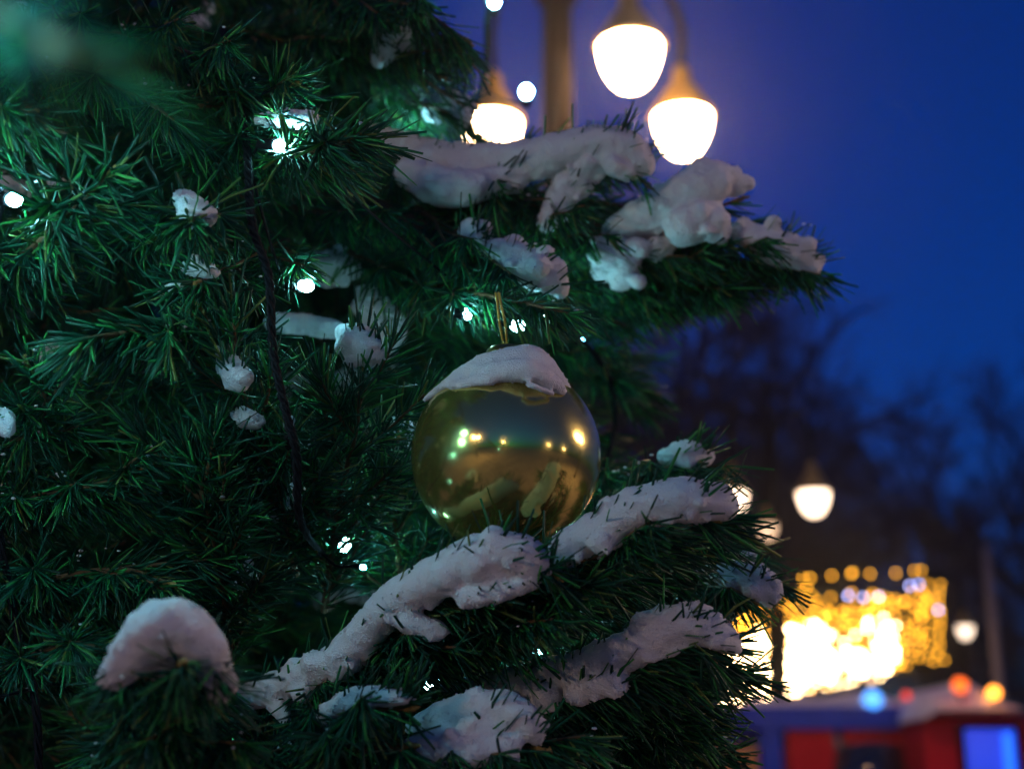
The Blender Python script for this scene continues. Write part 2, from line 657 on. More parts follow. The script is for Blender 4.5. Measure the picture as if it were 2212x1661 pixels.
# ------------------------------------------------------------------ blue and red wagon, red kiosk
M_BLUE = mat('blue_paint', (0.02, 0.06, 0.55), 0.65, spec=0.15, noise=(0.015, 0.045, 0.42), nscale=4)
M_RED = mat('red_paint', (0.55, 0.004, 0.02), 0.65, spec=0.15, noise=(0.42, 0.003, 0.015), nscale=4)
M_GLASSD = mat('dark_windshield', (0.01, 0.02, 0.05), 0.08, spec=0.8)
M_SNOWF = mat('roof_snow', (0.80, 0.80, 0.83), 0.8, bump=(0.6, 0.05), nscale=5)
M_BLUELIT = mat('lit_blue_window', (0.02, 0.1, 0.7), 0.3, emit=(0.0, 0.05, 1.0), es=0.65)
M_BLUELIT2 = mat('lit_blue_window_band', (0.02, 0.2, 0.8), 0.3, emit=(0.005, 0.15, 1.0), es=1.6)
M_OCHRE = mat('ochre_wood', (0.45, 0.22, 0.06), 0.6, noise=(0.30, 0.13, 0.04), nscale=6)

DW = 13.0
pa, pb = P(1612, 1530, DW), P(1990, 1530, DW)
W = pb.x - pa.x
Z1 = pa.z
wg = empty('wagon', ((pa.x + pb.x) / 2, pa.y + 0.9, 0))
tag(wg, 'blue framed fairground wagon with red panels and a snow covered roof beneath the golden lights', 'wagon')
wx = lambda px: P(px, 1600, DW).x - wg.location.x
wz = lambda py: P(1800, py, DW).z
MB().box((0, 0, Z1 - 0.08), (W + 0.1, 1.9, 0.20)).build('roof', M_BLUE, wg, smooth=False)
mb = MB()
for k, (px, wd) in enumerate(((1662, 44), (1978, 40))):
    for sy in (-0.86, 0.86):
        mb.box((wx(px), sy, (Z1 - 0.18 + 0.35) / 2), (S(wd, DW), 0.12, Z1 - 0.53))
mb.box((0, 0, 0.42), (W, 1.75, 0.14))
mb.build('frame', M_BLUE, wg, smooth=False)
for px0, px1, py0, py1 in ((1700, 1800, 1572, 1720), (1818, 1950, 1572, 1606)):
    MB().box(((wx(px0) + wx(px1)) / 2, -0.84, (wz(py0) + wz(py1)) / 2), (wx(px1) - wx(px0), 0.06, wz(py0) - wz(py1))).build('panel', M_RED, wg, smooth=False)
MB().box((0, 0.80, 1.2), (W * .92, 0.05, 1.5)).build('back_panel', M_RED, wg, smooth=False)
prof = MB()
n = 16
x0, x1 = wx(1790), wx(1962)
vs, fs = [], []
for i in range(n + 1):
    u = i / n
    x = x0 + (x1 - x0) * u
    zt = wz(1604) - 0.10 * (abs(2 * u - 1) ** 3)
    yb = -0.82 - 0.25 * (1 - (2 * u - 1) ** 2)
    for z, yy in ((wz(1760), yb - .12), (zt, yb)):
        vs.append((x, yy, z))
        vs.append((x, yy + 0.05, z))
for i in range(n):
    a, b = i * 4, (i + 1) * 4
    fs += [(a, b, b + 2, a + 2), (a + 1, a + 3, b + 3, b + 1), (a + 2, b + 2, b + 3, a + 3), (a, a + 1, b + 1, b)]
fs += [(0, 2, 3, 1), (n * 4, n * 4 + 1, n * 4 + 3, n * 4 + 2)]
prof.add(vs, fs).build('windshield', M_GLASSD, wg)
for sx in (wx(1632), wx(1900)):
    for sy in (-0.75, 0.75):
        M = Matrix.Translation((sx, sy, 0.36)) @ Matrix.Rotation(math.pi / 2, 4, 'X')
        MB().lathe([(0.16, -0.09), (0.34, -0.10), (0.36, -0.06), (0.36, 0.06), (0.34, 0.10), (0.16, 0.09)], (0, 0, 0), 24, M).build('wheel', M_CABLE, wg)


def slab_snow(x0, x1, y0, y1, zf, th, seed, nx=40, ny=12):
    """lumpy slab of snow over a roof; zf(x) = height of the roof there"""
    r = random.Random(seed)
    ph = [(r.uniform(2, 7), r.uniform(0, 6), r.uniform(.1, .3)) for _ in range(5)]
    mb = MB()
    vs = []
    for i in range(nx + 1):
        for j in range(ny + 1):
            u, v = i / nx, j / ny
            e = min(1, 6 * min(u, 1 - u)) ** .5 * min(1, 5 * min(v, 1 - v)) ** .5
            x, y = x0 + (x1 - x0) * u, y0 + (y1 - y0) * v
            h = th * e * (1 + sum(a * math.sin(f * x * 2 + p + 3 * v) for f, p, a in ph))
            vs.append((x, y, zf(x) + max(0.004, h)))
    o = len(vs)
    for i in range(nx + 1):
        for j in range(ny + 1):
            u, v = i / nx, j / ny
            vs.append((x0 + (x1 - x0) * u, y0 + (y1 - y0) * v, zf(x0 + (x1 - x0) * u) + 0.002))
    q = lambda i, j: i * (ny + 1) + j
    fs = []
    for i in range(nx):
        for j in range(ny):
            fs.append((q(i, j), q(i + 1, j), q(i + 1, j + 1), q(i, j + 1)))
            fs.append((o + q(i, j), o + q(i, j + 1), o + q(i + 1, j + 1), o + q(i + 1, j)))
    return mb.add(vs, fs)


sn = slab_snow(-W / 2, W / 2, -.95, .95, lambda x: Z1 + 0.02, 0.11, 3).build('roof_snow', M_SNOWF, None, wg.location)
tag(sn, 'thin snow layer lying along the roof of the blue and red wagon', 'snow')

# signal bulbs on the roofs
M_ORANGE = mat('lit_orange_globe', (1, .3, .05), 0.3, emit=(1.0, 0.13, 0.01), es=2.4)
M_ORANGE2 = mat('lit_orange_globe_bright', (1, .4, .1), 0.3, emit=(1.0, 0.30, 0.03), es=7)
M_REDB = mat('lit_red_globe', (1, .1, .05), 0.3, emit=(1.0, 0.05, 0.02), es=1.2)
M_CYAN = mat('lit_blue_globe', (.3, .6, 1), 0.3, emit=(0.07, 0.36, 1.0), es=2.3)
M_WARM = mat('lit_cream_globe', (1, .8, .6), 0.3, emit=(1.0, 0.62, 0.35), es=2.0)


def globe(px, py, d, rpx, m, label, zbase):
    p = P(px, py, d)
    r = S(rpx, d)
    t = empty('globe_lamp', (p.x, p.y, zbase))
    tag(t, label, 'lamp', 'small coloured globes on the roofs')
    hh = p.z - zbase
    MB().ball((0, 0, hh), r, 16, 12).build('globe', m, t)
    if hh - r > 0.01:
        MB().tube([(0, 0, 0), (0, 0, hh - r * .9)], 0.018, 8).build('stand', M_IRON, t)
    return t


globe(1885, 1510, DW, 20, M_CYAN, 'glowing light blue globe on the wagon roof', Z1 + 0.05)
globe(1882, 1468, DW + .6, 9, M_WARM, 'small cream globe just above the light blue one', Z1 + 0.05)
globe(1958, 1502, DW, 9, M_REDB, 'small red globe near the right end of the wagon roof', Z1 + 0.05)

DK = 12.2
kp = P(1995, 1560, DK)
kz = lambda py: P(2100, py, DK).z
kiosk = empty('kiosk', (P(2110, 1560, DK).x, kp.y + 1.0, 0))
tag(kiosk, 'red kiosk with a snowy sloping roof and a blue lit window at the right edge', 'kiosk')
kx = lambda px: P(px, 1600, DK).x - kiosk.location.x
KL, KR = kx(1998), kx(2300)
zt = kz(1560)
wl = MB()
wl.box(((KL + KR) / 2, 0.0, zt / 2), (KR - KL, 1.9, zt))
wl.build('wall', M_RED, kiosk, smooth=False)
rf = MB()
xl, xm, xr = kx(1988), kx(2130), kx(2330)
zp = kz(1540)
rf.add([(xl, -1.15, zt + .003), (xr, -1.15, zt + .003), (xr, 1.15, zt + .003), (xl, 1.15, zt + .003),
        (kx(2020), -.8, zp), (kx(2200), -.8, zp), (kx(2200), .8, zp), (kx(2020), .8, zp)],
       [(3, 2, 1, 0), (4, 5, 6, 7), (0, 1, 5, 4), (1, 2, 6, 5), (2, 3, 7, 6), (3, 0, 4, 7)])
rf.build('roof', M_RED, kiosk, smooth=False)
fm = MB()
wx0, wx1, wz0, wz1 = kx(2082), kx(2192), kz(1730), kz(1574)
fr_ = 0.05
for c, s in ((((wx0 + wx1) / 2, -.975, wz1 + fr_ / 2), (wx1 - wx0 + 2 * fr_, .06, fr_)), (((wx0 + wx1) / 2, -.975, wz0 - fr_ / 2), (wx1 - wx0 + 2 * fr_, .06, fr_)),
             ((wx0 - fr_ / 2, -.975, (wz0 + wz1) / 2), (fr_, .06, wz1 - wz0)), ((wx1 + fr_ / 2, -.975, (wz0 + wz1) / 2), (fr_, .06, wz1 - wz0))):
    fm.box(c, s)
win = fm.build('window', M_CABLE, kiosk, smooth=False)
MB().box(((wx0 + wx1) / 2, -.965, (wz0 + wz1) / 2), (wx1 - wx0, .02, wz1 - wz0)).build('pane', M_BLUELIT, win, smooth=False)
MB().box((wx1 - .07, -.98, (wz0 + wz1) / 2), (.07, .02, wz1 - wz0 - .06)).build('light_tube', M_BLUELIT2, win, smooth=False)


def kroof(x):
    a, b = kx(2020), kx(2200)
    if x < a:
        return zt + (zp - zt) * (x - xl) / (a - xl)
    if x > b:
        return zp + (zt - zp) * (x - b) / (xr - b)
    return zp


ks = slab_snow(xl + .01, kx(2215), -1.14, 1.1, lambda x: max(kroof(x), zt) + .02, 0.19, 9).build('roof_snow', M_SNOWF, None, kiosk.location)
tag(ks, 'thick snow heaped on the roof of the red kiosk', 'snow')
globe(2074, 1480, DK, 16, M_ORANGE, 'dull orange globe on the left part of the kiosk roof', zp + .1)
globe(2147, 1496, DK, 13, M_ORANGE2, 'brightest orange globe, right of the dull one on the kiosk roof', zp)
# ochre board stand left of the wagon
ob = empty('notice_stand', (P(1560, 1620, 11.5).x, P(1560, 1620, 11.5).y, 0))
tag(ob, 'ochre wooden stand peeking out under the fir branches at the bottom', 'stand')
oz = P(1560, 1612, 11.5).z
MB().box((0, 0, oz - .35), (.55, .06, .7)).build('board', M_OCHRE, ob, smooth=False)
for sx in (-.22, .22):
    MB().tube([(sx, .05, 0), (sx, .05, oz)], .03, 8).build('leg', M_OCHRE, ob)
# poles at the right
for px, d, top, lab in ((2130, 24, 1180, 'thin pale mast standing right of the light curtain'), (2176, 21, 1560, 'short dark mast at the right edge beside the kiosk')):
    p = P(px, top, d)
    t = empty('mast', (p.x, p.y, 0))
    tag(t, lab, 'mast')
    MB().tube([(0, 0, 0), (0, 0, p.z)], [.10, .07], 10).build('pole', mat('grey_mast', (.2, .18, .2), .5), t)
    MB().tube([(0, 0, p.z * .97), (1.5, .4, p.z * .72), (2.4, .6, p.z * .4)], .025, 6).build('stay', M_IRON, t)

# ------------------------------------------------------------------ the fir
TR = P(-420, 900, 2.35)
tree = empty('christmas_tree', (TR.x, TR.y, 0))
tag(tree, 'big dark green artificial fir loaded with snow, filling the left of the picture', 'christmas tree')
TB = np.array(tree.location)
MB().lathe([(.12, 0), (.11, 1), (.085, 2.5), (.05, 3.6), (.01, 4.6)], n=16).build('trunk', M_TRUNK, tree)


# snow lies here; needles growing into it or over it are pressed down
SN = [
    ('long sagging snow drift on the upper limb in front of the lamps',
     [[(815, 290, 1.50, 20), (900, 335, 1.46, 38), (985, 362, 1.42, 46), (1080, 358, 1.39, 46), (1180, 340, 1.37, 42), (1270, 318, 1.36, 40), (1340, 318, 1.35, 38), (1388, 355, 1.35, 26)],
      [(880, 375, 1.40, 28), (940, 400, 1.37, 38), (990, 408, 1.36, 38), (1060, 395, 1.37, 30), (1120, 380, 1.37, 26)], [(1360, 375, 1.345, 16), (1325, 360, 1.34, 22)]]),
    ('snow hanging down the end of the upper limb in a narrow strip',
     [[(1290, 345, 1.36, 34), (1240, 390, 1.37, 34), (1210, 435, 1.37, 30), (1182, 480, 1.37, 22)]]),
    ('snow lump around the tip right below the right lamp bowl',
     [[(1590, 400, 1.38, 24), (1550, 388, 1.38, 36), (1500, 410, 1.38, 44), (1430, 450, 1.39, 42), (1370, 480, 1.40, 36), (1325, 495, 1.42, 24)], [(1480, 490, 1.37, 42), (1535, 475, 1.37, 34), (1555, 510, 1.37, 20)]]),
    ('snow patch hanging left of that lump, above the dark fir needles',
     [[(1300, 540, 1.41, 34), (1345, 560, 1.40, 38), (1340, 605, 1.40, 24)], [(1420, 540, 1.40, 26), (1445, 520, 1.40, 20)]]),
    ('rightmost snow cap on the outermost fir tip against the sky',
     [[(1600, 500, 1.40, 22), (1645, 525, 1.39, 34), (1705, 545, 1.39, 36), (1752, 572, 1.39, 24)]]),
    ('snow wedge on the tip just above the bauble',
     [[(1090, 545, 1.28, 28), (1130, 570, 1.27, 40), (1178, 592, 1.26, 36), (1208, 618, 1.26, 18)]]),
    ('small snow pad left of the snow wedge over the bauble',
     [[(1020, 500, 1.32, 28), (1045, 530, 1.31, 24)]]),
    ('turquoise lit snow strip beside the brightest bulb',
     [[(560, 262, 1.14, 12), (610, 256, 1.13, 17), (670, 258, 1.12, 19)]]),
    ('dim snow strip high on the upper boughs at the top',
     [[(880, 50, 1.42, 24), (850, 90, 1.42, 26), (820, 130, 1.42, 18)]]),
    ('dim snow pad behind the lowest lamp bowl, high in the fir',
     [[(930, 240, 1.52, 22), (975, 225, 1.52, 28), (1000, 260, 1.5, 20)]]),
    ('pointed snow lump on the starry twig at the upper left',
     [[(395, 430, 1.02, 20), (415, 455, 1.01, 28), (445, 465, 1.01, 22)], [(425, 480, 1.01, 16)]]),
    ('rounded snow cap on the bud above the rising twig',
     [[(400, 578, 1.06, 12), (430, 578, 1.05, 18), (455, 588, 1.05, 13)]]),
    ('small slanting snow scrap just left of that rounded cap',
     [[(345, 633, 1.06, 7), (370, 624, 1.05, 11), (400, 615, 1.05, 9)]]),
    ('pear shaped snow lump on the rising twig',
     [[(478, 755, 1.07, 15), (495, 790, 1.06, 22), (512, 818, 1.06, 27)]]),
    ('second snow lump lower down the rising twig',
     [[(512, 895, 1.09, 13), (535, 905, 1.08, 20), (560, 912, 1.08, 12)]]),
    ('snow cap on the upright tip left of the bauble',
     [[(745, 722, 1.15, 22), (775, 740, 1.14, 34), (805, 765, 1.14, 22)], [(760, 775, 1.14, 18)]]),
    ('blurred snow strip behind the hanging cable',
     [[(585, 698, 1.36, 16), (650, 700, 1.36, 22), (720, 712, 1.34, 20)]]),
    ('blurred snow mound deep in the fir above the round bulb',
     [[(680, 585, 1.46, 28), (720, 580, 1.46, 34), (765, 580, 1.46, 20)]]),
    ('blurred bluish snow heap deep in the fir, left of the bauble thread',
     [[(795, 640, 1.48, 26), (812, 675, 1.48, 34), (845, 715, 1.48, 30)]]),
    ('snow behind needles to the left of the bauble',
     [[(860, 930, 1.30, 26), (890, 950, 1.30, 30), (890, 990, 1.3, 20)]]),
    ('snow showing through needles below the hanging cable',
     [[(600, 1040, 1.2, 20), (625, 1070, 1.2, 32), (610, 1110, 1.2, 24)]]),
    ('narrow snow scrap behind the twigs left of the long drift',
     [[(510, 1200, 1.22, 14), (535, 1240, 1.22, 20), (530, 1280, 1.22, 14)]]),
    ('big snow dome over the fir tip at the lower left',
     [[(235, 1468, .87, 26), (285, 1415, .86, 44), (340, 1355, .85, 52), (390, 1345, .85, 50), (435, 1385, .85, 42), (465, 1440, .86, 34), (475, 1490, .87, 26)], [(330, 1415, .89, 44), (400, 1385, .89, 46)]]),
    ('longest snow drift winding up from the lower left to under the bauble',
     [[(505, 1502, 1.185, 18), (570, 1495, 1.145, 34), (650, 1465, 1.115, 38), (735, 1425, 1.085, 40), (800, 1355, 1.065, 40), (860, 1295, 1.045, 42), (950, 1245, 1.025, 46), (1040, 1205, 1.005, 50), (1105, 1190, 0.995, 42), (1150, 1205, 0.990, 32), (1185, 1228, 0.990, 14)],
      [(600, 1520, 1.125, 20), (618, 1555, 1.115, 12)], [(880, 1345, 1.035, 26), (940, 1360, 1.035, 24)], [(1010, 1290, 1.005, 26), (1080, 1275, 0.995, 24), (1150, 1255, 0.990, 18)]]),
    ('snow drift slanting up to the right beside the bauble',
     [[(1175, 1215, 1.055, 20), (1210, 1190, 1.045, 32), (1262, 1160, 1.04, 38), (1330, 1130, 1.030, 42), (1400, 1095, 1.020, 46), (1470, 1080, 1.010, 48), (1530, 1085, 1.010, 42), (1568, 1095, 1.010, 30)],
      [(1215, 1215, 1.060, 24)], [(1300, 1175, 1.020, 26)]]),
    ('small round snow cap above the slanting drift, right of the bauble',
     [[(1460, 985, 1.32, 26), (1485, 980, 1.31, 30), (1510, 990, 1.31, 20)]]),
    ('flat snow cap on the tip that points at the golden lights',
     [[(1520, 1245, 1.29, 22), (1580, 1240, 1.25, 32), (1635, 1255, 1.23, 34), (1670, 1280, 1.22, 22)]]),
    ('half hidden snow scrap behind the flat cap',
     [[(1560, 1188, 1.4, 16), (1595, 1190, 1.38, 20), (1625, 1205, 1.37, 13)]]),
    ('lower long snow drift ending in a rounded head beside the golden lights',
     [[(940, 1500, 1.180, 20), (1020, 1490, 1.150, 30), (1110, 1475, 1.120, 36), (1200, 1455, 1.095, 38), (1290, 1430, 1.070, 40), (1370, 1400, 1.050, 42), (1440, 1360, 1.040, 44), (1500, 1345, 1.030, 40), (1555, 1370, 1.030, 32), (1590, 1400, 1.030, 14)],
      [(1250, 1490, 1.070, 32), (1330, 1470, 1.050, 28)], [(1180, 1500, 1.090, 32)]]),
    ('bluish snow mound with needles sticking through at the bottom',
     [[(900, 1570, 1.050, 24), (970, 1545, 1.030, 36), (1040, 1530, 1.010, 38), (1100, 1530, 1.000, 36), (1140, 1560, 0.990, 30), (1160, 1595, 0.990, 16)], [(1030, 1578, 1.0, 34), (1080, 1575, 1.0, 34)], [(960, 1585, 1.02, 34)], [(900, 1625, 1.020, 34), (970, 1620, 1.000, 38), (1050, 1620, 0.990, 34), (1110, 1605, 0.985, 22)]]),
    ('broken snow cap on the short branch left of the bluish mound',
     [[(700, 1550, 1.05, 18), (750, 1520, 1.02, 28), (810, 1505, 1.0, 24), (870, 1508, .98, 16), (900, 1515, .975, 8)]]),
    ('snow lump cut by the bottom edge, under the broken cap',
     [[(600, 1650, 1.1, 22), (640, 1640, 1.09, 28), (670, 1625, 1.08, 18)]]),
    ('snow scrap at the very left edge, half way up',
     [[(-10, 905, 1.04, 24), (15, 925, 1.04, 18)]]),
    ('snow scrap low in the fir under the lower drift',
     [[(1290, 1640, 1.2, 26), (1330, 1625, 1.2, 20), (1310, 1590, 1.2, 14)]]),
]
SB = []
for _l, _ps in SN:
    for _p in _ps:
        for q in (spline([x for x in _p], 3 * len(_p)) if len(_p) > 1 else [np.array(_p[0], float)]):
            SB.append((*P(q[0], q[1], q[2]), S(q[3], q[2]), 1.0 if max(x[3] for x in _p) >= 30 else 0.0))
SB = np.array(SB)


def pressed(pt, kr=2.3, kz=-0.45):
    """True where a point lies over the underside of some snow and near it"""
    out = np.zeros(len(pt), bool)
    for x, y, z, r, big in SB:
        if not big:
            continue
        dx = pt[:, 0] - x
        dy = pt[:, 1] - y
        dz = pt[:, 2] - z
        out |= (dx * dx + (dy * .7) ** 2 < (kr * r) ** 2 * np.where(dy < 0, 1.0, .3)) & (dz > kz * r) & (dz < 3.0 * r) & (np.abs(dx) < 1.25 * r)
    return out


DUST = []


def hero(pts, nl=0.042, dens=1000, nshoot=8, slen=0.12, up=1.0, droop=0.12, r0=0.0035, skip=0.0, seed=0, wid=0.0023, spread=0.75, label=None, press=True):
    rg = np.random.default_rng(seed)
    main = spline([P(*p) for p in pts], 24)
    cs = branch_curves(rg, main, nshoot, slen, skip, spread)
    base = main[0]
    if press:
        cs = [cs[0]] + [c for c in cs[1:] if pressed(c[0]).mean() < .4]
    st = stem_mesh(cs, r0, base).build('branch', M_STEM, tree, Vector(base) - Vector(tree.location))
    if label:
        st['label'] = label
    B, D, T, L = needle_arrays(rg, cs, nl, dens, up, droop, wid)
    if press:
        bad = (pressed(B + D * L[:, None]) | pressed(B + D * L[:, None] * .6)) & (rg.random(len(B)) > .09)
        B, D, T, L = B[~bad], D[~bad], T[~bad], L[~bad]
        # tips that stick out of the snow
        xb, xd, xt, xl = [], [], [], []
        for x, y, z, r, big in SB:
            c = np.array([x, y, z])
            dd = np.linalg.norm(main - c, axis=1)
            j = int(dd.argmin())
            if dd[j] > r * 1.5 + .006 or rg.random() < .1:
                continue
            t = unit(main[min(j + 1, 23)] - main[max(j - 1, 0)])
            for _ in range(rg.integers(2, 8)):
                u = unit(np.array([rg.normal(0, .5), -abs(rg.normal(.8, .4)), rg.normal(0, .55)]))
                xb.append(c + u * r * .85 + t * rg.normal(0, r * .4))
                xd.append(unit(t * rg.uniform(.2, .9) + u * .35 + np.array([0, 0, rg.uniform(.2, 1.2)]) + rg.normal(scale=.25, size=3)))
                xt.append(t)
                xl.append(rg.uniform(.012, .034))
        if xb:
            B, D, T, L = np.vstack([B, xb]), np.vstack([D, xd]), np.vstack([T, xt]), np.r_[L, xl]
    for i in rg.integers(0, len(B), int(len(B) * (.035 if up < .9 else .018))):
        if D[i, 2] > -.3:
            DUST.append((B[i] + D[i] * L[i] * rg.uniform(.1, .8), 0))
    me = needle_mesh(rg, B - base, D, T, L, wid)
    link('needles', me, st)
    bud_mesh(cs, base, rg).build('bud', M_BUD, st)
    return st


